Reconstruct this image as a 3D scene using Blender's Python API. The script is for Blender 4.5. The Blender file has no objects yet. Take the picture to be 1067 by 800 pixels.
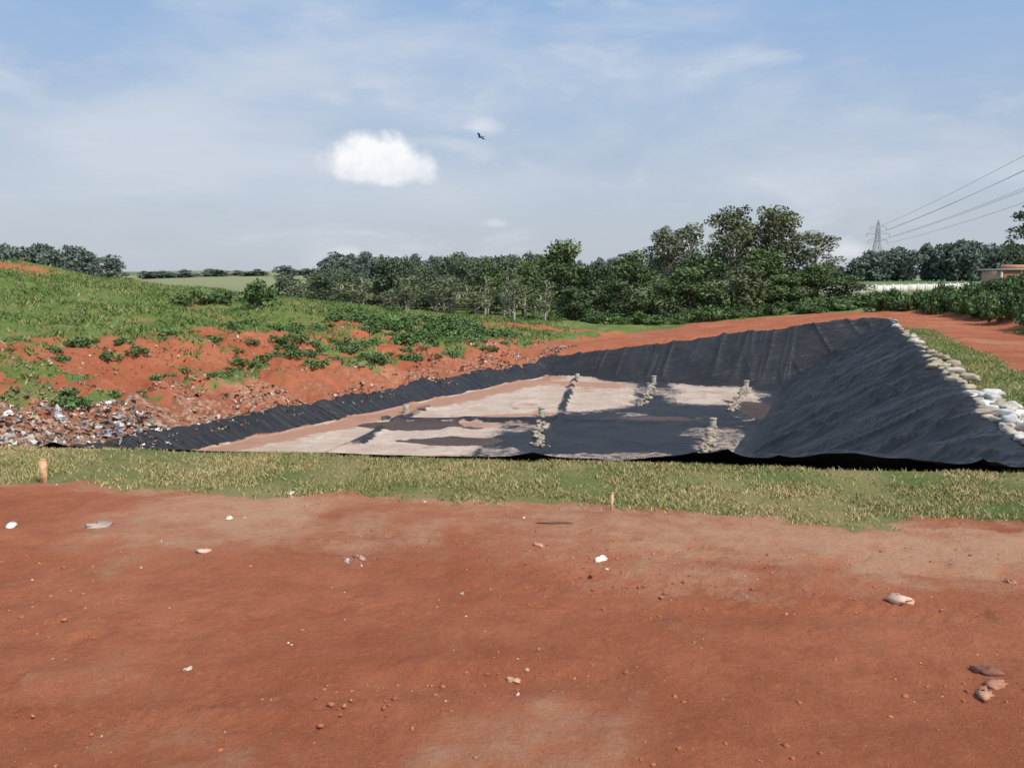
import bpy, math, numpy as np
from mathutils import Vector
R=np.random.RandomState(7)
S=bpy.context.scene
S.view_settings.view_transform='Standard'; S.view_settings.look='None'; S.view_settings.exposure=0
# ---------------- noise ----------------
TAB=np.random.RandomState(3).rand(256,256)
def vn(x,y,s=0):
    x=np.asarray(x,float)+s*17.3; y=np.asarray(y,float)+s*9.1
    xi=np.floor(x).astype(int); yi=np.floor(y).astype(int); fx=x-xi; fy=y-yi
    fx=fx*fx*(3-2*fx); fy=fy*fy*(3-2*fy)
    a=TAB[xi&255,yi&255]; b=TAB[(xi+1)&255,yi&255]; c=TAB[xi&255,(yi+1)&255]; d=TAB[(xi+1)&255,(yi+1)&255]
    return (a*(1-fx)+b*fx)*(1-fy)+(c*(1-fx)+d*fx)*fy
def fbm(x,y,s=0,o=4):
    r=0;a=.5;t=0
    for i in range(o):
        r=r+a*vn(x*2**i,y*2**i,s+i*3.7); t+=a; a*=.5
    return r/t
def ss(a,b,x):
    t=np.clip((x-a)/(b-a),0,1); return t*t*(3-2*t)
def smin(a,b,k=.35):
    h=np.clip(.5+.5*(b-a)/k,0,1); return b*(1-h)+a*h-k*h*(1-h)
def smax(a,b,k=.35): return -smin(-a,-b,k)
# ---------------- site layout ----------------
def cL(x,y):
    dx=x+19; dy=y-22
    return dx*-.856+dy*.516, dx*.516+dy*.856
def dRf(x,y): return (x-4.2)*.926-(y-20)*.378
def dNf(x,y): return (19.7-.124*x-y)*.992
def dFf(x,y): return (x-17.3)*.38+(y-52)*.925
ROAD=np.array([(14,-40),(14,5),(14.8,16),(18.9,27),(22.5,36.6),(26.4,47),(29.6,57),(31,66),(30,74),(24,80),(12,83),(2,84)],float)
RY=list(ROAD[:9,1]); RX=list(ROAD[:9,0])
def roadd(x,y):
    d=np.full(np.shape(x),1e9)
    for a,b in zip(ROAD[:-1],ROAD[1:]):
        ab=b-a; t=np.clip(((x-a[0])*ab[0]+(y-a[1])*ab[1])/(ab@ab),0,1)
        d=np.minimum(d,np.hypot(x-a[0]-t*ab[0],y-a[1]-t*ab[1]))
    return d
def base(x,y):
    w=ss(40,50,y)
    lo=np.interp(y,[58,82],[2,11]); hi=np.interp(y,[58,82],[22,38])
    b=(-2.3+2.3*np.clip((x-lo)/(hi-lo),0,1))*w
    b=b+ss(80,250,y)*np.where(x<0,3.2,1.2+.8*ss(30,100,x))
    b=b+ss(300,900,y)*(2+13*fbm(x/230,y/400,5,3))
    b=b+3.2*np.exp(-((x+95)/60)**2-((y-330)/70)**2)
    rx=np.interp(y,RY,RX)
    b=b+(1.7*ss(2.2,6.5,x-rx)+.8*ss(7,25,x-rx))*ss(18,34,y)*(1-ss(60,78,y))
    return b
def height(x,y):
    s,t=cL(x,y)
    P=np.interp(s,[-1,0,1.2,5,8.5,10.5,14,30,55,90,140,200],[-40,-4,-3.1,-1.6,-1.3,-.35,.1,1.95,3.75,3.6,0,-3])
    n=fbm(x/5,y/5,2,4)-.5
    # erosion gullies running down the bank
    gul=np.abs(fbm(t*.9+s*.1,s*.15,6,3)-.5)*2
    P=P+n*ss(.8,6,s)*1.1+(fbm(x/1.1,y/1.1,8,3)-.5)*.5*ss(.6,2.2,s)-.5*ss(.25,0,gul)*ss(.8,2.5,s)*ss(13,9,s)
    m=1-ss(28,85,t)
    P=np.where(P>-1.9,-1.9+(P+1.9)*m,P)
    P=P+1.3*np.exp(-((x+46)**2+(y-76)**2*.6)/22)
    b=base(x,y)
    z=smax(smin(b,-4+.667*dNf(x,y)),smin(b,-4+.625*dRf(x,y)))
    z=smax(z,smin(b,-4+.55*dFf(x,y)))
    z=smax(z,P); z=np.maximum(z,-4)
    return z
def crestF(x,y): return (base(x,y)+4)/.55
def hole(x,y):
    s,t=cL(x,y)
    d=np.minimum(np.minimum(5.75-dNf(x,y),6.15-dRf(x,y)),np.minimum(.45-s,crestF(x,y)-.3-dFf(x,y)))
    return ss(0,.5,d)
def ground_z(x,y):
    z=height(x,y)
    z=z+(fbm(x/1.6,y/1.6,11,4)-.5)*.10*np.exp(-np.maximum(y-12,0)/8)+(fbm(x*2.2,y*2.2,14,3)-.5)*.035*np.exp(-np.maximum(y-9,0)/6)
    z=z+(fbm(x*7,y*7,15,3)-.5)*.018*np.exp(-np.maximum(y-8,0)/4)
    # shallow wheel ruts running across the haul road
    for k,(y0,sl) in enumerate([(7.1,-.10),(8.6,-.13),(5.6,.05)]):
        d=y-(y0+sl*x+.25*np.sin(x*.35+k)); am=ss(.35,.6,fbm(x*.3+k*7,y*.1,17,2))
        z=z-am*.03*np.exp(-(d/.16)**2)+am*.018*np.exp(-((np.abs(d)-.3)/.1)**2)
    z=z+(fbm(x/3,y/3,21,3)-.5)*.25*ss(55,70,y)
    return z-.3*hole(x,y)
def strip_edge(x): return 10.7-.155*x-.004*x*x
def zones(x,y):
    s,t=cL(x,y)
    n=fbm(x*.9,y*.9,31,5)-.5; n2=fbm(x*.22,y*.22,33,4)-.5; n3=fbm(x*3,y*3,35,3)-.5
    g=ss(-.3,.4,y-strip_edge(x)+n*1.3+n3*.8)
    rd=roadd(x,y)
    hw=1.7+1.6*ss(50,72,y)
    g=g*ss(-.1,.7,rd-hw+n*1.0)
    # behind the cell: bare red bank
    red=ss(0,1,dFf(x,y))*ss(0,1.5,81+n2*10+.12*x-y)*ss(-3,3,33-x+n*3)*(1-ss(0,4,s-1))
    g=g*(1-red)
    # mound
    left=ss(0,1,s)*ss(0,1,y-17)
    mg=ss(12.,14.5,s+n2*9)*(1-.75*ss(.14,.22,n2+n*.5))
    bench=ss(.0,.10,n2*.8+n*.8+.10*ss(18,34,t))*ss(3.4,5.2,s+n*3)*(1-ss(9,10,s+n*2)*.45)
    mg=np.maximum(mg,bench); mg=mg*(1-np.exp(-((x+46)**2+(y-76)**2*.6)/18))
    mg=np.maximum(mg,ss(70,85,y+n2*10))
    g=g*(1-left)+mg*left
    g=np.where(y<strip_edge(x)-1.2,0,g)
    w=left*(1-ss(2.8,5.0,s+n*4))*(.45+.55*ss(20,5,t))*(1-ss(48,56,t))
    pale=.9*ss(2.8,.2,np.abs(y-(strip_edge(x)-.9))+n*3.)*ss(-5,6,x+n2*10)+.5*ss(.1,.28,n2+n*.35)
    pale=np.where((y>strip_edge(x)-.2)&(y<17)&(s<0),.62+n*1.2,pale)
    return np.clip(g,0,1),np.clip(w,0,1),np.clip(pale,0,1)
# ---------------- helpers ----------------
def mesh(name,V,F,mat=None,C=None,smooth=False,parent=None,link=True):
    V=np.asarray(V,np.float32).reshape(-1,3); F=np.asarray(F,np.int32); k=F.shape[1]; nf=len(F)
    me=bpy.data.meshes.new(name)
    me.vertices.add(len(V)); me.vertices.foreach_set('co',V.ravel())
    me.loops.add(nf*k); me.loops.foreach_set('vertex_index',F.ravel())
    me.polygons.add(nf); me.polygons.foreach_set('loop_start',np.arange(0,nf*k,k,dtype=np.int32))
    me.polygons.foreach_set('loop_total',np.full(nf,k,np.int32))
    if smooth: me.polygons.foreach_set('use_smooth',np.ones(nf,bool))
    if C is not None:
        a=me.color_attributes.new('Col','FLOAT_COLOR','POINT')
        C=np.asarray(C,np.float32)
        if C.shape[1]==3: C=np.hstack([C,np.ones((len(C),1),np.float32)])
        a.data.foreach_set('color',C.ravel())
    me.update(); me.validate()
    if mat: me.materials.append(mat)
    if not link: return me
    o=bpy.data.objects.new(name,me); S.collection.objects.link(o)
    if parent: o.parent=parent
    return o
def grid_faces(nx,ny):
    i=np.arange(nx*ny).reshape(ny,nx)
    return np.stack([i[:-1,:-1],i[:-1,1:],i[1:,1:],i[1:,:-1]],-1).reshape(-1,4)
def empty(name,loc=(0,0,0)):
    e=bpy.data.objects.new(name,None); e.location=loc; S.collection.objects.link(e); return e
class M:
    def __init__(s,name,rough=.9,spec=.3):
        s.m=bpy.data.materials.new(name); s.m.use_nodes=True; s.t=s.m.node_tree; s.n=s.t.nodes; s.l=s.t.links
        s.b=s.n['Principled BSDF']; s.b.inputs['Roughness'].default_value=rough; s.b.inputs['Specular IOR Level'].default_value=spec
        s.co=s.n.new('ShaderNodeTexCoord').outputs['Object']
    def put(s,inp,v):
        if isinstance(v,bpy.types.NodeSocket): s.l.new(v,inp)
        else:
            if isinstance(v,tuple) and len(v)==3 and inp.type=='RGBA': v=v+(1,)
            inp.default_value=v
    def noise(s,scale,det=6,rough=.6,vec=None,dist=0):
        n=s.n.new('ShaderNodeTexNoise'); n.inputs['Scale'].default_value=scale; n.inputs['Detail'].default_value=det; n.inputs['Roughness'].default_value=rough
        n.inputs['Distortion'].default_value=dist
        s.l.new(vec or s.co,n.inputs['Vector']); return n.outputs['Fac']
    def map(s,v,a,b,c=0.,d=1.):
        n=s.n.new('ShaderNodeMapRange'); n.interpolation_type='SMOOTHSTEP'
        for i,q in enumerate((v,a,b,c,d)): s.put(n.inputs[i],q)
        return n.outputs[0]
    def mix(s,f,a,b,mode='MIX'):
        n=s.n.new('ShaderNodeMix'); n.data_type='RGBA'; n.blend_type=mode
        s.put(n.inputs[0],f); s.put(n.inputs[6],a); s.put(n.inputs[7],b); return n.outputs[2]
    def math(s,op,a,b=0.,c=0.):
        n=s.n.new('ShaderNodeMath'); n.operation=op; s.put(n.inputs[0],a); s.put(n.inputs[1],b); s.put(n.inputs[2],c); return n.outputs[0]
    def attr(s):
        n=s.n.new('ShaderNodeAttribute'); n.attribute_name='Col'; q=s.n.new('ShaderNodeSeparateColor'); s.l.new(n.outputs['Color'],q.inputs[0])
        return n.outputs['Color'],q.outputs[0],q.outputs[1],q.outputs[2]
    def mapping(s,rot=(0,0,0),scale=(1,1,1)):
        n=s.n.new('ShaderNodeMapping'); s.l.new(s.co,n.inputs[0]); n.inputs['Rotation'].default_value=rot; n.inputs['Scale'].default_value=scale; return n.outputs[0]
    def bump(s,h,st=.5,dist=.05,prev=None):
        n=s.n.new('ShaderNodeBump'); n.inputs['Strength'].default_value=st; n.inputs['Distance'].default_value=dist; s.put(n.inputs['Height'],h)
        if prev: s.l.new(prev,n.inputs['Normal'])
        s.l.new(n.outputs[0],s.b.inputs['Normal']); return n.outputs[0]
    def col(s,v): s.put(s.b.inputs['Base Color'],v); return s
def simple(name,c,rough=.85,var=.25,scale=6,bump=.3,bd=.02,spec=.3):
    k=M(name,rough,spec); n=k.noise(scale,3)
    k.col(k.mix(k.map(n,.3,.7),tuple(a*(1-var) for a in c),tuple(min(1,a*(1+var)) for a in c)))
    k.bump(k.noise(scale*4,3),bump,bd); return k.m
def vcol(name,rough=.8,spec=.25,tint=True):
    k=M(name,rough,spec); c=k.attr()[0]
    if tint:
        n=k.noise(2,2); c=k.mix(1.,c,k.mix(k.map(n,.3,.7),(.75,.75,.75),(1.2,1.2,1.2)),'MULTIPLY')
    k.col(c); return k.m
# ---------------- ground ----------------
k=M('ground_soil_grass',.95,.15)
_,g,w,p=k.attr()
n1=k.noise(.35,6,.65); n2=k.noise(2.5,7,.68); n3=k.noise(14,5,.72); n4=k.noise(70,3,.75)
soil=k.mix(k.map(n1,.35,.65),(.35,.108,.050),(.46,.160,.082))
soil=k.mix(k.map(n2,.40,.66,0,.5),soil,(.30,.088,.040))
soil=k.mix(k.map(n3,.52,.75,0,.45),soil,(.52,.23,.13))
soil=k.mix(k.map(n4,.55,.8,0,.35),soil,(.23,.066,.030))
soil=k.mix(k.map(k.math('ADD',p,k.math('MULTIPLY_ADD',n2,1.6,-.85)),.1,1.,0,.75),soil,(.56,.34,.21))
vor=k.n.new('ShaderNodeTexVoronoi'); vor.inputs['Scale'].default_value=11; k.l.new(k.co,vor.inputs['Vector'])
peb=k.map(vor.outputs['Distance'],.11,.05)
pebm=k.math('MULTIPLY',peb,k.map(k.noise(1.7,3),.55,.65))
soil=k.mix(k.math('MULTIPLY',pebm,.4),soil,(.55,.32,.2))
gr=k.mix(k.map(n1,.35,.65),(.11,.16,.04),(.19,.21,.065))
gr=k.mix(k.map(n2,.4,.7,0,.6),gr,(.075,.125,.028))
gr=k.mix(k.map(n3,.5,.75,0,.5),gr,(.28,.25,.11))
gr=k.mix(k.map(k.math('ADD',p,k.math('MULTIPLY_ADD',n2,1.,-.5)),.3,.9,0,.8),gr,(.32,.25,.115))
sy=k.n.new('ShaderNodeSeparateXYZ'); k.l.new(k.co,sy.inputs[0])
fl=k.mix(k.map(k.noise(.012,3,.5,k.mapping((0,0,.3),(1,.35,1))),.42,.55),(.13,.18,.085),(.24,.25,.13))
gr=k.mix(k.map(sy.outputs[1],110.,240.),gr,fl)  # far field tones, with distance haze mixed into the colour
wv=k.n.new('ShaderNodeTexVoronoi'); wv.inputs['Scale'].default_value=5; k.l.new(k.co,wv.inputs['Vector'])
wq=k.n.new('ShaderNodeSeparateColor'); k.l.new(wv.outputs['Color'],wq.inputs[0])
wc=k.mix(k.map(wq.outputs[0],.3,.95),(.27,.115,.068),(.52,.38,.27)); wc=k.mix(k.map(wq.outputs[1],.8,.95,0,.7),wc,(.12,.09,.075)); wc=k.mix(k.map(n2,.35,.6),(.32,.115,.062),wc)
f=k.map(k.math('ADD',w,k.math('MULTIPLY_ADD',n3,.8,-.4)),.3,.7)
c=k.mix(f,soil,wc)
f=k.map(k.math('ADD',g,k.math('MULTIPLY_ADD',n3,.9,-.45)),.3,.7)
c=k.mix(f,c,gr); k.col(c)
b=k.bump(n2,.7,.14); b=k.bump(k.noise(14,7,.75),.85,.05,b); b=k.bump(n4,.6,.014,b)
GM=k.m
xs=[0.]
while xs[-1]<1300:
    x=xs[-1]; xs.append(x+(.06 if x<7 else (.06+.012*(x-7) if x<60 else .7+.06*(x-60))))
xs=np.array(xs); xs=np.concatenate([-xs[:0:-1],xs])
ys=[-60.]
while ys[-1]<1600:
    y=ys[-1]; ys.append(y+(2 if y<2 else (max(.02,.0075*y) if y<90 else .03*y)))
ys=np.array(ys)
X,Y=np.meshgrid(xs,ys); Z=ground_z(X,Y); g_,w_,p_=zones(X,Y)
# boot prints and scuffs pressed into the bare soil
rows=np.where((ys>3.8)&(ys<11))[0]; sl=slice(rows[0],rows[-1]+1)
rf=np.random.RandomState(5)
prints=[(-6+.62*i,6.2+.12*i+(.13 if i%2 else -.13),.2) for i in range(20)]+[(5-.6*i,9.0-.15*i+(.12 if i%2 else -.12),3.3) for i in range(16)]+[(rf.uniform(-8,8),rf.uniform(4.3,9.5),rf.rand()*6) for i in range(45)]
for (a0,b0,th) in prints:
    dx=X[sl]-a0; dy=Y[sl]-b0; u=dx*math.cos(th)+dy*math.sin(th); v=-dx*math.sin(th)+dy*math.cos(th)
    r=np.sqrt((u/.15)**2+(v/.06)**2); Z[sl]+=-.024*ss(1.1,.7,r)+.012*np.exp(-((r-1.35)/.25)**2)
# lugged tyre track crossing the road
for (a0,b0,th) in [(2.2,7.6,-.22),(-3.2,5.3,.12)]:
    dx=X[sl]-a0; dy=Y[sl]-b0; u=dx*math.cos(th)+dy*math.sin(th); v=-dx*math.sin(th)+dy*math.cos(th)+.15*np.sin(u*.5)
    Z[sl]+=ss(.24,.2,np.abs(v))*ss(4.5,3,np.abs(u))*(-.012+.012*np.sign(np.sin((u+np.abs(v)*.8)*2*math.pi/.17)))*ss(.35,.5,vn(u*.8,v*.5,41))
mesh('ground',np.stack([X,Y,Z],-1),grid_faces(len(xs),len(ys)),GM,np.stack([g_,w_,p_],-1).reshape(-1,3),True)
# ---------------- pit liner ----------------
A=np.array((8.45,12.45));B=np.array((26.5,57.0));C_=np.array((2.5,60.3));D=np.array((-23.4,17.0))
na,nb=460,560
a,b_=np.meshgrid(np.linspace(0,1,na),np.linspace(0,1,nb))
def bil(a,b): return [ (1-b)*((1-a)*D[i]+a*A[i])+b*((1-a)*C_[i]+a*B[i]) for i in (0,1)]
lx,ly=bil(a,b_)
edge=np.minimum(np.minimum(a,1-a),np.minimum(b_,1-b_))
ew=np.exp(-edge*40)
lx=lx+ew*(fbm(lx*.8,ly*.8,51)-.5)*.7; ly=ly+ew*(fbm(lx*.8,ly*.8,52)-.5)*.5
lz=height(lx,ly)+.05
dr=dRf(lx,ly); df=dFf(lx,ly); s_,t_=cL(lx,ly)
q=lx*.378+ly*.926; r=lx*.925-ly*.38
rw=ss(0,1.2,dr)*ss(7.2,6,dr); fw=ss(0,1,df)*(1-rw)
def ridge(v): return 1-np.abs(2*v-1)
lz=lz+rw*(.17*ridge(vn(q*.75+dr*.25,dr*.12,61))**4+.10*ridge(vn(q*2.1-dr*.5,dr*.2,62))**3+.07*ridge(vn(q*3.7+dr*.9,dr*.3,59))**3+.14*ridge(vn(q*.35+dr*.8,dr*.1,60))**5)
lz=lz+fw*(.12*ridge(vn(r*.9,df*.15,63))**3+.07*ridge(vn(r*2.2,df*.3,64))**2)
fl=(dr<0)&(df<0)
lz=lz+np.where(fl,.10*ridge(vn(lx*.35,ly*.35,65))**6+.03*fbm(lx,ly,66),0)
def inpoly(x,y,P):
    c=np.zeros(x.shape,bool); P=list(P)
    for (x1,y1),(x2,y2) in zip(P,P[1:]+P[:1]):
        if y1==y2: continue
        c^=((y1>y)!=(y2>y))&(x<(x2-x1)*(y-y1)/(y2-y1)+x1)
    return c
def soft(P,amp,n=7,f=.35):
    r=0
    for i in range(n):
        m=amp*(.5+.8*i/n); r=r+inpoly(lx+(fbm(lx*f,ly*f,71+2*i,6)-.5)*m,ly+(fbm(lx*f,ly*f,72+2*i,6)-.5)*m*1.3,P)
    return r/n
sand=soft([(-17,24),(-2,25),(-1.2,33.2),(-.6,39.3),(3.0,42.0),(6.2,43.5),(8.3,53),(4.9,58),(-2.5,56),(-9.8,45),(-17.5,34)],5)
sand=np.maximum(sand,.75*soft([(10.4,53.5),(15.5,52),(13.6,44.5),(9,45)],4,5,.5))
sand=np.maximum(sand,.45*ss(.53,.65,fbm(lx*.3,ly*.5,74))*(dr<-.3)*(df<-.3))
for (x0,y0,x1,y1,wd) in [(-7.5,30,-4.6,44,.28),(-10,40.2,13,38.6,.35),(1.3,32,4.3,56,.2)]:
    ab=np.array((x1-x0,y1-y0)); t=np.clip(((lx-x0)*ab[0]+(ly-y0)*ab[1])/(ab@ab),0,1); d=np.hypot(lx-x0-t*ab[0],ly-y0-t*ab[1])
    mk=ss(wd*1.6,wd*.6,d+(fbm(lx*2,ly*2,75)-.5)*.6)*ss(.3,.5,fbm(lx*.4,ly*.4,76)); sand=sand*(1-.85*mk); lz=lz+.14*ss(wd*1.5,0,d)
sand=sand*ss(.35,-.3,dr)*(df<.2)*(s_<.1)
def ell(x0,y0,rx,ry,sd): return ss(1.15,.8,np.hypot((lx-x0)/rx,(ly-y0)/ry)+(fbm(lx*.8,ly*.8,sd)-.5)*1.2)
pud=np.maximum(ell(-4.2,38.2,2.6,1.3,81),np.maximum(ell(12.8,43,1.3,3.2,82),ell(-2.2,34.5,2,.8,83)))
pud=np.maximum(pud,.7*ell(6.5,39.8,3.2,.8,84))*(dr<.1)
mud=ss(-2.4,-.9,s_+(fbm(lx*.5,ly*.5,85)-.5)*2.)*ss(.25,-.1,s_+(fbm(lx*1.2,ly*1.2,87)-.5)*.4)*ss(54,46,t_)*(df<-.1)
mud=np.maximum(mud,.75*ss(.5,.66,fbm(lx*.25,ly*.4,86))*sand)
k=M('geomembrane',.5,.38)
_,sa,pu,mu=k.attr()
n1=k.noise(.5,5); n2=k.noise(3.2,7,.72)
bl=k.mix(k.map(n1,.35,.7),(.010,.010,.012),(.022,.022,.024))
bl=k.mix(k.map(n2,.5,.8,0,.35),bl,(.07,.055,.048))
sc=k.mix(k.map(n1,.35,.65),(.47,.35,.27),(.56,.45,.365)); sc=k.mix(k.map(n2,.42,.7,0,.7),sc,(.40,.255,.18))
fs=k.map(k.math('ADD',sa,k.math('MULTIPLY_ADD',n2,1.5,-.75)),.22,.72)
c=k.mix(fs,bl,sc)
fm=k.map(k.math('ADD',mu,k.math('MULTIPLY_ADD',n2,1.1,-.55)),.3,.75,0,.9)
c=k.mix(fm,c,(.38,.19,.12))
fp=k.map(k.math('ADD',pu,k.math('MULTIPLY_ADD',n2,.4,-.2)),.4,.55)
c=k.mix(fp,c,(.07,.035,.018)); k.col(c)
ro=k.math('MULTIPLY_ADD',k.math('MAXIMUM',fs,fm),.4,.5); ro=k.math('MULTIPLY_ADD',n2,.16,k.math('ADD',ro,-.08))
k.put(k.b.inputs['Roughness'],k.math('MULTIPLY',ro,k.math('MULTIPLY_ADD',fp,-.55,1.)))
mv=k.mapping((0,0,math.radians(22.2)),(.25,2.2,.25))
b=k.bump(k.noise(1.2,5,.6,mv,1.2),.9,.14); b=k.bump(k.noise(2.2,4,.6,None,1.5),.3,.06,b)
mesh('pit_liner',np.stack([lx,ly,lz],-1),grid_faces(na,nb),k.m,np.stack([sand,pud,mud],-1).reshape(-1,3),True)
# ---------------- generic solids ----------------
def tube(P,Rr,n=7):
    P=np.asarray(P,float); V=[];F=[]
    for i,pp in enumerate(P):
        d=P[min(i+1,len(P)-1)]-P[max(i-1,0)]; d/=np.linalg.norm(d)+1e-9
        u=np.cross(d,(1,0,0) if abs(d[0])<.8 else (0,1,0)); u/=np.linalg.norm(u); v=np.cross(d,u)
        for j in range(n):
            th=2*math.pi*j/n; V.append(pp+Rr[i]*(math.cos(th)*u+math.sin(th)*v))
    for i in range(len(P)-1):
        for j in range(n): F.append((i*n+j,i*n+(j+1)%n,(i+1)*n+(j+1)%n,(i+1)*n+j))
    return np.array(V),np.array(F)
class Acc:
    def __init__(s): s.V=[];s.F=[];s.C=[];s.n=0
    def add(s,V,F,c=(1,1,1)):
        V=np.asarray(V);s.V.append(V);s.F.append(np.asarray(F)+s.n);s.n+=len(V)
        c=np.asarray(c,float); s.C.append(np.tile(c,(len(V),1)) if c.ndim==1 else c)
    def make(s,name,mat,**k): return mesh(name,np.concatenate(s.V),np.concatenate(s.F),mat,np.concatenate(s.C),**k)
def rotz(V,a): c,s=math.cos(a),math.sin(a); return V@np.array([[c,s,0],[-s,c,0],[0,0,1]])
def rotx(V,a): c,s=math.cos(a),math.sin(a); return V@np.array([[1,0,0],[0,c,s],[0,-s,c]])
def blob(size,e=.6,rough=.1,nu=12,nv=8,rs=R):
    u=np.linspace(-math.pi,math.pi,nu,endpoint=False); v=np.linspace(-math.pi/2+.01,math.pi/2-.01,nv)
    U,Vv=np.meshgrid(u,v); f=lambda c:np.sign(c)*np.abs(c)**e
    P=np.stack([f(np.cos(Vv))*f(np.cos(U)),f(np.cos(Vv))*f(np.sin(U)),f(np.sin(Vv))],-1)
    o=rs.rand()*50
    P=P*(1+rough*2*(vn(P[...,0]*1.6+o+P[...,2]*1.3,P[...,1]*1.6-o+P[...,2]*.7)-.5))[...,None]
    i=np.arange(nu*nv).reshape(nv,nu); j=np.roll(i,-1,1)
    F=np.stack([i[:-1],j[:-1],j[1:],i[1:]],-1).reshape(-1,4)
    return P.reshape(-1,3)*np.array(size),F
def box(c,s,rot=0,taper=1):
    V=np.array([(x,y,z) for z in(-.5,.5) for x,y in((-.5,-.5),(.5,-.5),(.5,.5),(-.5,.5))],float)
    V[4:,:2]*=taper; V=rotz(V*np.array(s),rot)+np.array(c)
    return V,np.array([(3,2,1,0),(4,5,6,7),(0,1,5,4),(1,2,6,5),(2,3,7,6),(3,0,4,7)])
# ---------------- trees ----------------
LEAF=vcol('foliage',.6,.3,False); LEAFD=vcol('foliage_distant',.8,.1,False)
BARK=simple('bark',(.2,.155,.12),.9,.35,8); BARKP=simple('pale_bark',(.46,.41,.34),.85,.3,5)
def leaves(cent,rad,n,size,rs,colA,colB,flat=.75):
    V=[];C=[]
    for c,r in zip(cent,rad):
        m=max(8,int(n*r*r))
        d=rs.normal(size=(m,3)); d/=np.linalg.norm(d,axis=1)[:,None]
        rr=r*(.45+.65*rs.rand(m)**.7)
        p=c+d*rr[:,None]*np.array([1,1,flat])
        u=rs.normal(size=(m,3)); u/=np.linalg.norm(u,axis=1)[:,None]
        nrm=d*.7+rs.normal(size=(m,3))*.4+np.array([0,0,.4]); w=np.cross(nrm,u); w/=np.linalg.norm(w,axis=1)[:,None]+1e-6
        sz=size*(.5+rs.rand(m))[:,None]
        V.append(np.stack([p-u*sz*.6,p+w*sz*.35,p+u*sz*.6,p-w*sz*.35],1).reshape(-1,3))
        k=rs.rand(m,1)*.8+.1*rs.rand(); tone=.7+.6*rs.rand()
        col=(np.array(colA)*(1-k)+np.array(colB)*k)*tone
        C.append(np.repeat(col,4,0))
    V=np.concatenate(V); C=np.concatenate(C); return V,np.arange(len(V)).reshape(-1,4),C
def tree_mesh(name,seed,H,rad,lo,ncl,cr,dens,size,cA,cB,trunk=.22,bark=BARK,leafmat=LEAF):
    rs=np.random.RandomState(seed); acc=Acc()
    top=np.array([rs.normal()*.4,rs.normal()*.4,H*.9]); k=np.linspace(0,1,7)
    P=[np.array([rs.normal()*.1*H/10*(i>0),rs.normal()*.1*H/10*(i>0),0])+top*kk for i,kk in enumerate(k)]
    P[0][2]=-.5
    V,F=tube(P,trunk*(1.05-k)**.8+.02); acc.add(V,F)
    cen=[];rd=[]
    for i in range(ncl):
        zz=lo+(1-lo)*(i+.5)/ncl*.93; prof=math.sin(math.pi*min(1,max(.12,((zz-lo)/(1-lo))*.8+.2)))**.6
        th=rs.rand()*6.28; rr=rad*prof*(.25+.65*rs.rand())
        c=np.array([math.cos(th)*rr,math.sin(th)*rr,zz*H]); cen.append(c); rd.append(cr*(.6+.7*rs.rand()))
        if i%2==0:
            b0=top*max(.12,zz-.22); m=(b0+c)/2+rs.normal(size=3)*.2
            V,F=tube([b0,m,c],[trunk*.42*(1.1-zz)+.03,.06,.02],5); acc.add(V,F)
    wood=len(np.concatenate(acc.F))
    V,F,C=leaves(cen,rd,dens,size,rs,cA,cB); acc.add(V,F,C)
    me=mesh(name,np.concatenate(acc.V),np.concatenate(acc.F),bark,np.concatenate(acc.C),link=False)
    me.materials.append(leafmat)
    mi=np.ones(len(me.polygons),np.int32); mi[:wood]=0; me.polygons.foreach_set('material_index',mi); return me
dk=(.055,.085,.038); md=(.12,.17,.058); ol=(.19,.20,.09); br=(.15,.21,.062)  # dark leaf tones lifted to imitate haze
BROAD=[tree_mesh('broadleaf_%d'%i,20+i,10,3.9,.10,32,1.35,85,.36,dk,(md,ol,md,br)[i]) for i in range(4)]
TALL=[tree_mesh('eucalyptus_%d'%i,40+i,14,3.5,.30,40,1.05,95,.31,(.075,.10,.052),ol,.26,BARKP) for i in range(3)]
SLIM=[tree_mesh('slim_%d'%i,60+i,7,1.3,.30,15,.62,100,.24,(.11,.14,.065),(.22,.24,.11),.10,BARKP) for i in range(3)]
HAZ=[tree_mesh('far_%d'%i,80+i,10,3.3,.1,22,1.4,24,.75,(.11,.145,.12),(.165,.195,.155),.2,BARK,LEAFD) for i in range(3)]  # aerial haze painted in: paler, bluer leaf colours
MID=[tree_mesh('mid_%d'%i,70+i,10,3.6,.08,34,1.3,55,.42,(.085,.115,.075),(.16,.185,.105),.2,BARKP,LEAFD) for i in range(4)]  # milder haze put into these leaf colours too
def gz(x,y): return float(ground_z(np.array([float(x)]),np.array([float(y)]))[0])
def inst(name,me,x,y,sx,sz,parent=None):
    o=bpy.data.objects.new(name,me); S.collection.objects.link(o)
    o.location=(x,y,gz(x,y)-.1); o.scale=(sx,sx,sz); o.rotation_euler=(0,0,R.rand()*6.28)
    if parent: o.parent=parent
    return o
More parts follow.
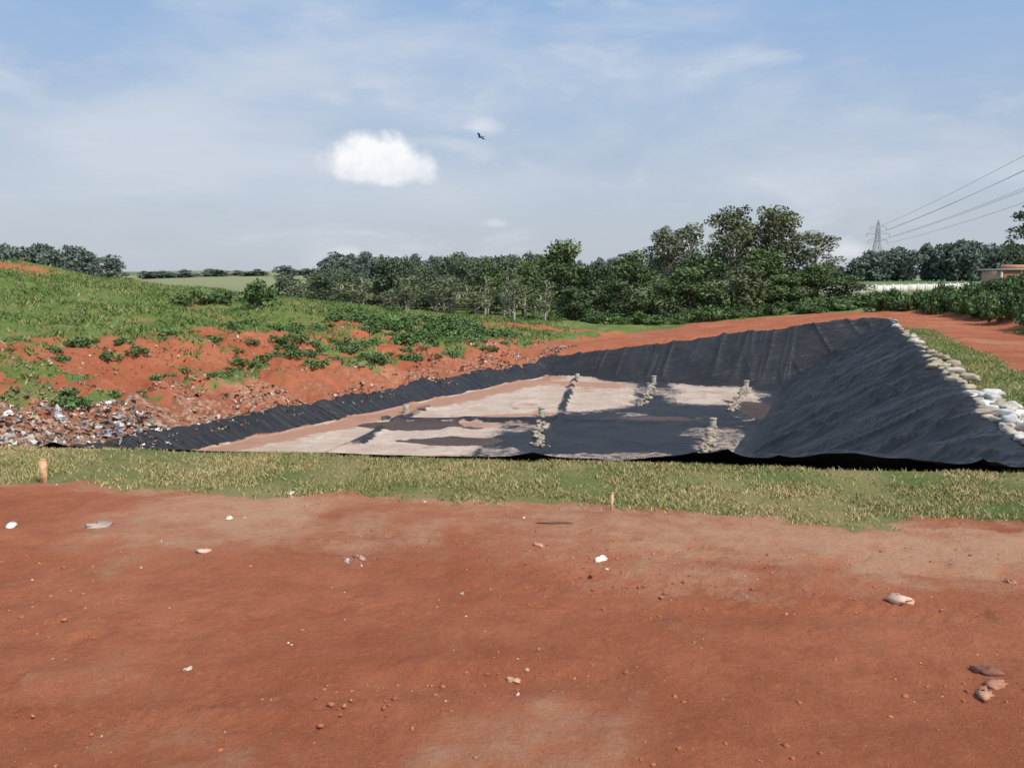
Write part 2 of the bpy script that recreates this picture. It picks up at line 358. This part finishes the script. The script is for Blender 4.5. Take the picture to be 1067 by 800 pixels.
for (x,y,zt,rd,ty) in [(6.7,100,7.4,4.4,0),(10.5,97,4.8,3.5,0),(14.5,101,6.2,3.6,0),(19.5,104,9.8,3.9,1),(23.3,107,10.2,3.8,1),(27,101,12.0,4.5,1),(32.3,103,12.2,4.8,1),(36.5,100,8.8,4.0,1),(30,108,10.5,4.2,1),(34.5,106,11.0,3.8,1),
    (25.5,92,4.6,3.8,0),(31,93,3.4,3.4,0),(20,93,4.2,3.6,0),(12,91,3.0,3.2,0),(16,92,2.8,3.1,0),(7,92,2.2,2.9,0),(39.8,98,3.4,3.0,0),(1.5,108,5.4,3.2,0),(-3,114,5.0,3.2,0),(29,97,6.4,3.6,0),(22.5,98,6.0,3.5,0),(35.5,97,4.6,3.4,0)]:
    h=zt-gz(x,y)
    if ty: inst('eucalyptus_tree',TALL[R.randint(3)],x,y,rd/3.9,h/14)
    else: inst('broadleaf_tree',BROAD[R.randint(4)],x,y,rd/4.2,h/10)
for i in range(24):
    x=-18+i*.95+R.normal()*.6; y=81+R.rand()*12; zt=1.2+R.rand()*2.8
    inst('young_eucalyptus_tree',SLIM[R.randint(3)],x,y,.9+.5*R.rand(),(zt-gz(x,y))/7)
e=empty('background_tree_row')
for i in range(40):
    x=-34+i*1.05+R.normal(); y=118+R.rand()*34
    zt=3+(290-(288-15*ss(-30,-4,np.array(x))-R.rand()*11+4*math.sin(i*.7)))*y/854
    inst('tree_part',MID[R.randint(4)],x,y,(2.0+R.rand()*1.6)/4,(float(zt)-gz(x,y))/10,e)
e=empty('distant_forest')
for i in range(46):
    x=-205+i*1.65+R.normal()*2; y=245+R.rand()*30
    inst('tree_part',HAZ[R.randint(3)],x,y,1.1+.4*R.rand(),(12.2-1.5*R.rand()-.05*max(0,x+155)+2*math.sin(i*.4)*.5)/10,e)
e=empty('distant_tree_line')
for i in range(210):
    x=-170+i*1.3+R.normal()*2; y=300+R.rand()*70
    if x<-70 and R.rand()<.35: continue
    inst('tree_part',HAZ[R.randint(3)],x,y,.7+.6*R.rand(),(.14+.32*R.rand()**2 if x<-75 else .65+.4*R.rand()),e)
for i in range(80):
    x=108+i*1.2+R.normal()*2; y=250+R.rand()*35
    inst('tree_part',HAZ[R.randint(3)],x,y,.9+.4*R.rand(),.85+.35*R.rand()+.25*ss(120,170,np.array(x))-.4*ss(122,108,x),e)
inst('eucalyptus_tree',TALL[0],82.5,130,1.4,(16.5-gz(82,130))/14)
inst('eucalyptus_tree',TALL[1],88,134,1.3,.8)
# shrubs
def shrub(seed,rad,hh,n,dens,size,cA,cB):
    rs=np.random.RandomState(seed); cen=[];rd=[]; acc=Acc()
    for i in range(n):
        th=rs.rand()*6.28; r=rad*rs.rand()**.6; c=np.array([math.cos(th)*r,math.sin(th)*r,hh*(.25+.6*rs.rand())*(1.1-.5*r/rad)]); cen.append(c); rd.append(rad*.35*(.7+.6*rs.rand()))
        V,F=tube([(c[0]*.2,c[1]*.2,-.1),c*.6,c],[.035,.025,.012],4); acc.add(V,F,(.16,.13,.07))
    V,F,C=leaves(cen,rd,dens,size,rs,cA,cB,.8); acc.add(V,F,C)
    return acc.make('shrub_mesh',LEAF,link=False)
SH=[shrub(100+i,1.2,1.5,12,360,.20,(.055,.10,.032),((.12,.20,.055),(.16,.22,.07),(.11,.17,.05))[i]) for i in range(3)]
WEED=[shrub(120+i,1.2,.9,14,200,.26,(.07,.13,.038),((.13,.22,.062),(.16,.23,.072))[i]) for i in range(2)]
inst('bush',SH[0],-18.6,60,1.3,1.5); inst('bush',SH[2],-22,62,1.1,.9); inst('bush',SH[1],-23.6,61,1.0,.8)
e=empty('embankment_shrubs')
for i in range(210):
    y=33+R.rand()*45; x=float(np.interp(y,RY,RX))+3.3+R.rand()**1.4*12
    inst('shrub_part',SH[R.randint(3)],x,y,.5+.7*R.rand(),.6+.8*R.rand(),e)
e=empty('mound_weeds')
for i in range(260):
    t=24+R.rand()*26; s=4.0+R.rand()*9+(R.rand()<.25)*R.rand()*8
    k=.2+.4*R.rand()
    if i>85: t=R.rand()*30; s=3.6+R.rand()*9; k=.15+.35*R.rand()
    if i>165: t=34+R.rand()*14; s=6+R.rand()*7; k=.35+.5*R.rand()
    x=-19+t*.516-s*.856; y=22+t*.856+s*.516
    inst('weed_part',WEED[R.randint(2)],x,y,k*1.1,k*.9,e)
e=empty('tree_line_undergrowth')
for i in range(130):
    x=-22+R.rand()*75; y=85+R.rand()*8+.03*x
    if x<6 and R.rand()<.7: continue
    k=.5 if x<6 else 1
    inst('shrub_part',SH[R.randint(3)],x,y,(.8+.9*R.rand())*k,(.5+.7*R.rand())*k*(.4 if x>40 else 1),e)
for (x,y,k) in [(66,126,.9),(45,112,1.2),(78,128,1.2),(86,132,1.6)]: inst('shrub_part',SH[0],x,y,k*1.2,k*.7,e)
# ---------------- grass blades ----------------
GR=vcol('grass_blades',.8,.15,False)
def blades(name,x,y,h,w,cA,cB,cD,dryp):
    n=len(x); z=ground_z(x,y); th=R.rand(n)*6.28; hh=h*(.5+R.rand(n)); ww=w*(.6+.8*R.rand(n))
    dx=np.cos(th)*ww; dy=np.sin(th)*ww; lean=R.normal(size=(2,n))*hh*.75
    V=np.stack([np.stack([x-dx,y-dy,z-.01],-1),np.stack([x+dx,y+dy,z-.01],-1),np.stack([x+lean[0],y+lean[1],z+hh],-1)],1).reshape(-1,3)
    k=R.rand(n,1); c=np.array(cA)*(1-k)+np.array(cB)*k
    pn=fbm(x*.7,y*.7,91,4); dry=(R.rand(n)<dryp+1.8*(pn-.5))[:,None]; c=np.where(dry,np.array(cD)*(.7+.6*k),c)
    mesh(name,V,np.arange(3*n).reshape(-1,3),GR,np.repeat(c,3,0))
def cand(n,x0,x1,y0,y1,f):
    x=x0+(x1-x0)*R.rand(n); y=y0+(y1-y0)*R.rand(n); m=f(x,y)>R.rand(n)*.9+.05; return x[m],y[m]
fs=lambda x,y: zones(x,y)[0]*(dNf(x,y)>5.85)*(.12+.88*ss(.38,.6,fbm(x*1.3,y*1.3,92)))
x,y=cand(300000,-13,13,8.6,15.8,fs)
blades('lawn_grass',x,y,.042,.010,(.13,.17,.05),(.23,.24,.08),(.44,.35,.17),.6)
fs=lambda x,y: zones(x,y)[0]*((dRf(x,y)>6.6))
x,y=cand(160000,8,30,9,60,fs)
blades('verge_grass',x,y,.07,.018,(.13,.17,.05),(.22,.24,.08),(.38,.31,.14),.5)
fs=lambda x,y: zones(x,y)[0]*(cL(x,y)[0]>4)*(.2+.8*ss(.4,.55,fbm(x*.35,y*.35,94)))
x,y=cand(200000,-62,6,24,84,fs)
blades('mound_grass',x,y,.20,.05,(.09,.16,.04),(.16,.23,.065),(.30,.28,.12),.2)
# ---------------- waste ----------------
WM=vcol('mixed_waste',.7,.3)
pal=np.array([(.62,.58,.52),(.50,.41,.32),(.42,.26,.17),(.32,.13,.08),(.18,.11,.08),(.36,.15,.085),(.46,.34,.25),(.38,.16,.09),(.55,.48,.40),(.38,.18,.11),(.34,.13,.07),(.5,.38,.27)])
white=np.array([(.72,.71,.67),(.62,.58,.52),(.5,.48,.45),(.2,.18,.17),(.42,.30,.22),(.24,.29,.38),(.68,.67,.64),(.38,.18,.11),(.45,.30,.2)])
def waste(name,x,y,smin_,smax_,cols):
    n=len(x); z=ground_z(x,y); s=smin_+(smax_-smin_)*R.rand(n)**2.5
    V=R.rand(n,9,3)*.35-.175; gx,gy=np.meshgrid([-.5,0,.5],[-.5,0,.5]); V[:,:,0]+=gx.ravel(); V[:,:,1]+=gy.ravel()*(.4+.6*R.rand(n,1)); V[:,:,2]*=1.6
    q=R.normal(size=(n,4))*np.array([1,.35,.35,1]); q/=np.linalg.norm(q,axis=1)[:,None]; a,b,c,d=q.T
    M_=np.stack([1-2*(c*c+d*d),2*(b*c-a*d),2*(b*d+a*c),2*(b*c+a*d),1-2*(b*b+d*d),2*(c*d-a*b),2*(b*d-a*c),2*(c*d+a*b),1-2*(b*b+c*c)],-1).reshape(n,3,3)
    V=np.einsum('nij,nkj->nki',M_,V)*s[:,None,None]+np.stack([x,y,z+s*.1],-1)[:,None,:]
    f=grid_faces(3,3); F=(np.arange(n)[:,None,None]*9+f[None]).reshape(-1,4)
    mesh(name,V.reshape(-1,3),F,WM,np.repeat(cols[R.randint(len(cols),size=n)]*(.6+.5*R.rand(n,1)),9,0))
def st2xy(s,t): return -19+t*.516-s*.856, 22+t*.856+s*.516
n=17000; t=-6+54*R.rand(n); s=.75+4.8*R.rand(n)**1.4
keep=fbm(s*.7,t*.35,97)>.44; t=t[keep]; s=s[keep]
x,y=st2xy(s,t); waste('landfill_waste',x,y,.05,.22,pal)
n=5200; t=-8+20*R.rand(n)**1.15; s=.6+3.0*R.rand(n)**1.5
x,y=st2xy(s,t); waste('landfill_waste',x,y,.06,.32,white)
n=2200; t=-2+50*R.rand(n); s=8.3+2.6*R.rand(n)
x,y=st2xy(s,t); waste('scattered_waste',x,y,.05,.16,pal)
n=50; x=-12+24*R.rand(n); y=4.5+6.5*R.rand(n)
waste('scattered_litter',x,y,.015,.05,pal[[0,1,8,6]])
# ---------------- stones ----------------
STO=vcol('stone',.9,.2)
acc=Acc()
for i in range(330):
    x=-13+26*R.rand(); y=4.3+8*R.rand()**1.1; s=.006+.017*R.rand()**5
    if R.rand()<.5: x=4+R.normal()*5; y=7+R.normal()*1.5
    V,F=blob((s*1.3,s,s*.6),.85,.5,7,5); V=rotz(V,R.rand()*6)+np.array((x,y,gz(x,y)+s*.1))
    acc.add(V,F,np.array([(.46,.22,.13),(.5,.3,.2),(.40,.15,.08),(.62,.5,.42)][R.randint(4)]))
acc.make('gravel',STO)
acc=Acc(); cc=[(R.uniform(-8,8),R.uniform(4.4,9.5)) for _ in range(26)]
for i in range(1200):
    x,y=cc[R.randint(26)]; x+=R.normal()*.6; y+=R.normal()*.28; s=.005+.016*R.rand()**3
    if y<4.2: continue
    V,F=blob((s*1.2,s,s*.7),.9,.7,6,5); V=rotz(V,R.rand()*6)+np.array((x,y,gz(x,y)+s*.05)); acc.add(V,F,np.array((.40,.145,.072))*(.8+.4*R.rand()))
acc.make('soil_clods',STO)
def rock(x,y,s,c,name='rock'):
    V,F=blob((s*1.2,s*.8,s*.45),.9,.7,11,8); V+=(R.rand(*V.shape)-.5)*s*.22; V=rotz(V,R.rand()*6); a=Acc(); a.add(V,F,c); o=a.make(name,STO); o.location=(x,y,gz(x,y)+s*.12)
for (x,y,s,c) in [(3.62,7.35,.085,(.6,.4,.28)),(3.42,5.6,.075,(.45,.24,.15)),(3.66,5.95,.08,(.22,.10,.07)),(3.60,5.75,.06,(.4,.19,.12)),(-5.1,9.75,.12,(.42,.32,.27)),(-3.4,8.75,.065,(.6,.42,.32)),
    (-3.55,10.0,.05,(.7,.62,.52)),(.95,8.5,.06,(.75,.7,.62)),(-3.1,11.2,.05,(.7,.65,.6)),(-1.62,8.55,.04,(.55,.35,.25)),(0.02,5.9,.05,(.55,.33,.22)),(-2.5,6.0,.03,(.6,.45,.35)),(-6.1,9.7,.07,(.7,.68,.66)),(.3,8.9,.05,(.6,.33,.22)),(5.0,7.9,.05,(.4,.18,.12))]:
    rock(x,y,s,c)
x=-1.65+R.normal(size=10)*.13; y=8.55+R.normal(size=10)*.07; waste('paper_scraps',x,y,.03,.09,pal[[0,1,6]])
# ---------------- sandbags ----------------
acc=Acc()
def bag(x,y,z,s,c,ang): 
    V,F=blob((.30*s,.18*s,.10*s),.66,.35,16,10); V[:,2]-=.25*s*(V[:,0]**2)*R.rand(); V=rotx(V,R.normal()*.2); V=rotz(V,ang)+np.array((x,y,z)); acc.add(V,F,c)
wc=[(.60,.57,.52),(.50,.44,.36),(.44,.36,.27),(.66,.64,.60)]; tn=[(.40,.32,.22),(.48,.41,.30),(.34,.28,.20)]
y=14.2
while y<57:
    near=y<20.5; mid=22.5<=y<31
    x=8.30+.404*(y-12.3)
    for j in range(3 if near else (2 if mid else 1)):
        xx=x+.15+(j-.6)*.24+R.normal()*.1; yy=y+R.normal()*.15
        z=gz(xx,yy)+.11+(.11 if j==1 and R.rand()<.5 else 0)
        c=(wc if near else (tn if mid else wc[:3]+tn))
        if not(20.5<y<22.5 and R.rand()<.6) and not(y>31 and R.rand()<.3): bag(xx,yy,max(z,.12),(.62 if near else .64)+.25*R.rand(),np.array(c[R.randint(len(c))])*(.8+.35*R.rand()),1.18+R.normal()*.7)
    y+=.33 if near else (.42 if mid else .5)
acc.make('sandbag_row',vcol('woven_sacks',.85,.2),smooth=True)
# ---------------- drains on the cell floor ----------------
CON=simple('concrete',(.36,.33,.27),.9,.25,9)
for (x0,y0,x1,y1) in [(9.5,54.5,7.1,44),(1.5,41,1.1,33),(15.0,52,11.6,42.5),(9.4,37.8,7.5,31.5)]:
    acc=Acc(); L=math.hypot(x1-x0,y1-y0); n=int(L/.13); an=math.atan2(y1-y0,x1-x0)
    for i in range(n):
        k=(i+R.rand())/n; f=R.rand()
        sz=.06+.09*f; V,F=blob((sz,sz*.8,sz*.6),.8,.5,8,6); V=rotz(V,R.rand()*6)+np.array((x0+(x1-x0)*k+R.normal()*.13,y0+(y1-y0)*k,-3.9+.05*R.rand())); acc.add(V,F,np.array((.40,.34,.26))*(.55+.6*R.rand()))
    acc.make('stone_drain',STO)
    V,F=tube([(x0,y0,-4),(x0,y0,-3.8),(x0,y0,-3.5),(x0,y0,-3.48)],[.18,.16,.16,.12],14)
    a=Acc(); a.add(V,F); V,F=tube([(x0,y0,-3.52),(x0,y0,-3.47),(x0,y0,-3.46)],[.19,.19,.02],14); a.add(V,F); a.make('gas_vent_pipe',CON,smooth=True)
for (x0,y0) in [(4.5,56),(-5.5,42)]:
    V,F=tube([(x0,y0,-4),(x0,y0,-3.7),(x0,y0,-3.5),(x0,y0,-3.48)],[.2,.15,.15,.02],14); mesh('gas_vent_pipe',V,F,CON)
# ---------------- stakes ----------------
WD=simple('stake_wood',(.60,.38,.20),.8,.3,20,.4,.01)
def stake(x,y,h,w):
    a=Acc(); V,F=box((0,0,h/2-.05),(w,w*.6,h+.1),.2); a.add(V,F); V,F=box((0,0,h+.012),(w,w*.6,.024),.2,.65); a.add(V,F)
    o=a.make('wooden_stake',WD); o.location=(x,y,gz(x,y)); o.rotation_euler=(.04,.03,0)
stake(-6.87,11.75,.34,.09); stake(1.3,10.4,.22,.035)
a=Acc(); V,F=tube([(.3,9.75,.03),(.5,9.7,.05),(.75,9.72,.04)],[.012,.014,.008],6); a.add(V,F); o=a.make('stick',BARK); o.location.z=gz(.5,9.7)-.02
# ---------------- pylons and cables ----------------
STL=simple('galvanised_steel',(.42,.43,.45),.5,.1,3)
def pylon(x,y,z0,H):
    e=empty('electricity_pylon',(x,y,z0)); a=Acc(); lv=[0,.2,.38,.54,.66,.76,.86,1]; wd=[3.4,2.6,2.0,1.4,1.0,.8,.7,.12]
    cs=[(-1,-1),(1,-1),(1,1),(-1,1)]
    P=[[np.array((cx*w_,cy*w_,l*H)) for cx,cy in cs] for l,w_ in zip(lv,wd)]
    r=.11
    for i in range(len(lv)-1):
        for j in range(4):
            jj=(j+1)%4
            for p0,p1 in((P[i][j],P[i+1][j]),(P[i][j],P[i+1][jj]),(P[i][jj],P[i+1][j]),(P[i+1][j],P[i+1][jj])):
                V,F=tube([p0,p1],[r,r],4); a.add(V,F)
    for l,hw in((.66,4.5),(.77,5.5),(.88,4.0)):
        for sg in(-1,1):
            tip=np.array((sg*hw,0,l*H))
            for p0 in((sg*.8,.7,l*H),(sg*.8,-.7,l*H),(sg*.5,0,(l+.06)*H)):
                V,F=tube([p0,tip],[r,r],4); a.add(V,F)
            V,F=tube([tip,tip-np.array((0,0,1.6))],[.15,.15],6); a.add(V,F)
    o=a.make('lattice',STL); o.parent=e; return e
z1=gz(176,400); z2=1.5
pylon(176,400,z1,28); pylon(100,40,z2,58)
a=Acc()
for l,hw in((.66,4.5),(.77,5.5),(.88,4.0)):
    for sg in(-1,1):
        p0=np.array((176+sg*hw,400,z1+l*28-1.6)); p1=np.array((100+sg*hw,40,z2+l*58-1.6))
        k=np.linspace(0,1,40)[:,None]; P=p0*(1-k)+p1*k; P[:,2]-=4*3.5*(k*(1-k))[:,0]
        V,F=tube(P,[.05]*40,5); a.add(V,F)
a.make('power_lines',simple('cable',(.16,.16,.17),.6,.1))
# ---------------- wall, house, bird ----------------
WH=simple('limewashed_concrete',(.66,.63,.57),.85,.15,1.5)
e=empty('concrete_wall'); n=24
for i in range(n):
    k0=i/n; x=44+44*(k0+.5/n); y=134+19*k0; zt=gz(x,y)+1.25
    ang=math.atan2(19,44)
    V,F=box((x,y,zt-.7),(1.97,.2,1.5),ang); mesh('panel',V,F,WH,parent=e)
    V,F=box((x-.98,y-.5,zt-.65),(.26,.34,1.7),ang); mesh('post',V,F,WH,parent=e)
BRK=M('brick',.9,.2); bt=BRK.n.new('ShaderNodeTexBrick'); bt.inputs['Scale'].default_value=2.5; bt.inputs['Color1'].default_value=(.50,.22,.11,1); bt.inputs['Color2'].default_value=(.42,.17,.08,1); bt.inputs['Mortar'].default_value=(.45,.38,.32,1)
BRK.l.new(BRK.mapping((math.pi/2,0,0)),bt.inputs['Vector']); BRK.col(bt.outputs['Color'])
hz=1.3; e=empty('brick_house',(94,150,hz)); DK=simple('dark_glass',(.03,.035,.04),.2,.1)
def part(nm,c,s,mat,tp=1): V,F=box(c,s,0,tp); return mesh(nm,V,F,mat,parent=e)
for (c,s) in [((-3.9,-3,1.5),(6.2,.2,3)),((4.6,-3,1.5),(4.8,.2,3)),((.7,-3,2.75),(3,.2,.5)),((-6.9,0,1.5),(.2,5.8,3)),((6.9,0,1.5),(.2,5.8,3)),((0,3,1.5),(14,.2,3))]: part('wall',c,s,BRK.m)
for x in (-7,-3.5,-.85,2.25,7): part('column',(x,-3.12,1.6),(.25,.3,3.2),WH)
part('slab',(0,0,3.26),(14.8,7,.22),WH); part('parapet',(-3.5,-2,3.75),(6,.2,.75),BRK.m)
for x in(-5.2,4.4): part('window',(x,-3.12,1.7),(1.3,.06,1.1),DK); part('sill',(x,-3.18,1.1),(1.5,.2,.08),WH)
part('door',(.7,-2.95,1.25),(2.8,.08,2.5),DK)
a=Acc()
V,F=tube([(0,-.32,0),(0,-.27,.01),(0,-.18,.01),(0,0,0),(0,.16,.01),(0,.24,.02),(0,.29,.02),(0,.36,0)],[.03,.05,.04,.075,.06,.04,.045,.006],8); a.add(V,F)
V=np.array([(0,-.2,.01),(.11,-.5,.0),(-.11,-.5,.0),(-.01,-.2,.01)]); a.add(V,[(0,1,2,3)])
for sg in(-1,1):
    V=np.array([(sg*.05,.13,.02),(sg*.05,-.1,.02),(sg*.4,-.12,.14),(sg*.38,.17,.15),(sg*.68,-.2,.12),(sg*.82,-.02,.11)]); a.add(V,[(0,1,2,3),(3,2,4,5)])
o=a.make('bird',simple('dark_feathers',(.03,.028,.025),.8)); o.location=(-3.6,96,18.9); o.rotation_euler=(0,.35,1.1)
# ---------------- world ----------------
SUN_EL=math.radians(50); dirx,diry=.72,-.69
az=math.atan2(dirx,diry)
w=bpy.data.worlds.new('World'); S.world=w; w.use_nodes=True; T=w.node_tree; N=T.nodes; L=T.links
K=M.__new__(M); K.t=T;K.n=N;K.l=L; tc=N.new('ShaderNodeTexCoord'); K.co=tc.outputs['Generated']
sky=N.new('ShaderNodeTexSky'); sky.sky_type='NISHITA'; sky.sun_disc=False; sky.sun_elevation=SUN_EL; sky.sun_rotation=az; sky.air_density=1.0; sky.dust_density=1.6; sky.ozone_density=1.5
sx=N.new('ShaderNodeSeparateXYZ'); L.new(K.co,sx.inputs[0])
el=sx.outputs[2]
hz_=K.mix(K.map(el,0,.36),(5.6,6.1,6.9),(3.1,5.0,8.0))
c=K.mix(.8,sky.outputs[0],hz_)
mp=N.new('ShaderNodeMapping'); L.new(K.co,mp.inputs[0]); mp.inputs['Scale'].default_value=(1,1,3.0); mp.inputs['Rotation'].default_value=(0,.12,0)
ci=K.noise(2.0,7,.58,mp.outputs[0],.3)
f=K.map(ci,.40,.70,0,.72)
c=K.mix(f,c,(6.5,7.0,7.8))
c=K.mix(K.map(K.noise(6.5,7,.6,mp.outputs[0],.4),.52,.78,0,.5),c,(7.0,7.4,8.0))
def vdot(v):
    n=N.new('ShaderNodeVectorMath'); n.operation='DOT_PRODUCT'; L.new(K.co,n.inputs[0]); n.inputs[1].default_value=v; return n.outputs['Value']
def cumulus(c,d,wd,hd,amt,sc,nz=1.,soft=.6):
    d=Vector(d).normalized(); rt=Vector((d.y,-d.x,0)).normalized(); up=rt.cross(d)
    a=K.math('DIVIDE',vdot(rt),wd); b=K.math('DIVIDE',vdot(up),hd); fr=K.math('GREATER_THAN',vdot(d),.5)
    bb=K.math('MULTIPLY',b,K.math('MULTIPLY_ADD',K.math('LESS_THAN',b,0.),.9,1.))
    aa=K.math('MULTIPLY',K.math('ADD',a,K.math('MULTIPLY',b,.15)),K.math('MULTIPLY_ADD',K.map(b,0,1),.5,1.))
    r=K.math('SQRT',K.math('ADD',K.math('MULTIPLY',aa,aa),K.math('MULTIPLY',bb,bb)))
    r=K.math('ADD',r,K.math('MULTIPLY_ADD',K.noise(sc,6,.6),nz,-.5*nz))
    m=K.math('MULTIPLY',K.math('MULTIPLY',K.map(r,1.05,soft),fr),amt)
    cc=K.mix(K.map(K.math('ADD',b,K.math('MULTIPLY_ADD',K.noise(sc*1.3,4),2.,-1.)),-.8,.5),(7.6,7.9,8.6),(9.7,9.8,9.9))
    return K.mix(m,c,cc)
c=cumulus(c,(-.158,1.0265,.134),.076,.046,.97,34,.85,.6)
c=cumulus(c,(-.035,1.03,.182),.028,.018,.35,35,1.,.1)
c=cumulus(c,(-.20,1.01,.031),.03,.012,.3,40,1.,.1); c=cumulus(c,(.40,1.0,.030),.045,.02,.45,30,1.,.1); c=cumulus(c,(-.02,1.01,.065),.02,.009,.3,50,1.,.1)
bg=N['Background']; L.new(c,bg.inputs[0]); bg.inputs[1].default_value=.1
sl=bpy.data.lights.new('sun','SUN'); sl.energy=4.0; sl.angle=math.radians(.6); sl.color=(1,.95,.87)
so=bpy.data.objects.new('sun',sl); S.collection.objects.link(so)
d=Vector((dirx*math.cos(SUN_EL),diry*math.cos(SUN_EL),math.sin(SUN_EL))); so.rotation_euler=d.to_track_quat('Z','Y').to_euler(); so.location=(20,-20,40)
cam=bpy.data.cameras.new('camera'); co=bpy.data.objects.new('camera',cam); S.collection.objects.link(co)
co.location=(0,0,3); co.rotation_euler=(math.radians(90-7.34),0,0); cam.sensor_width=36; cam.lens=28.8; cam.clip_end=5000; cam.clip_start=.05
S.camera=co
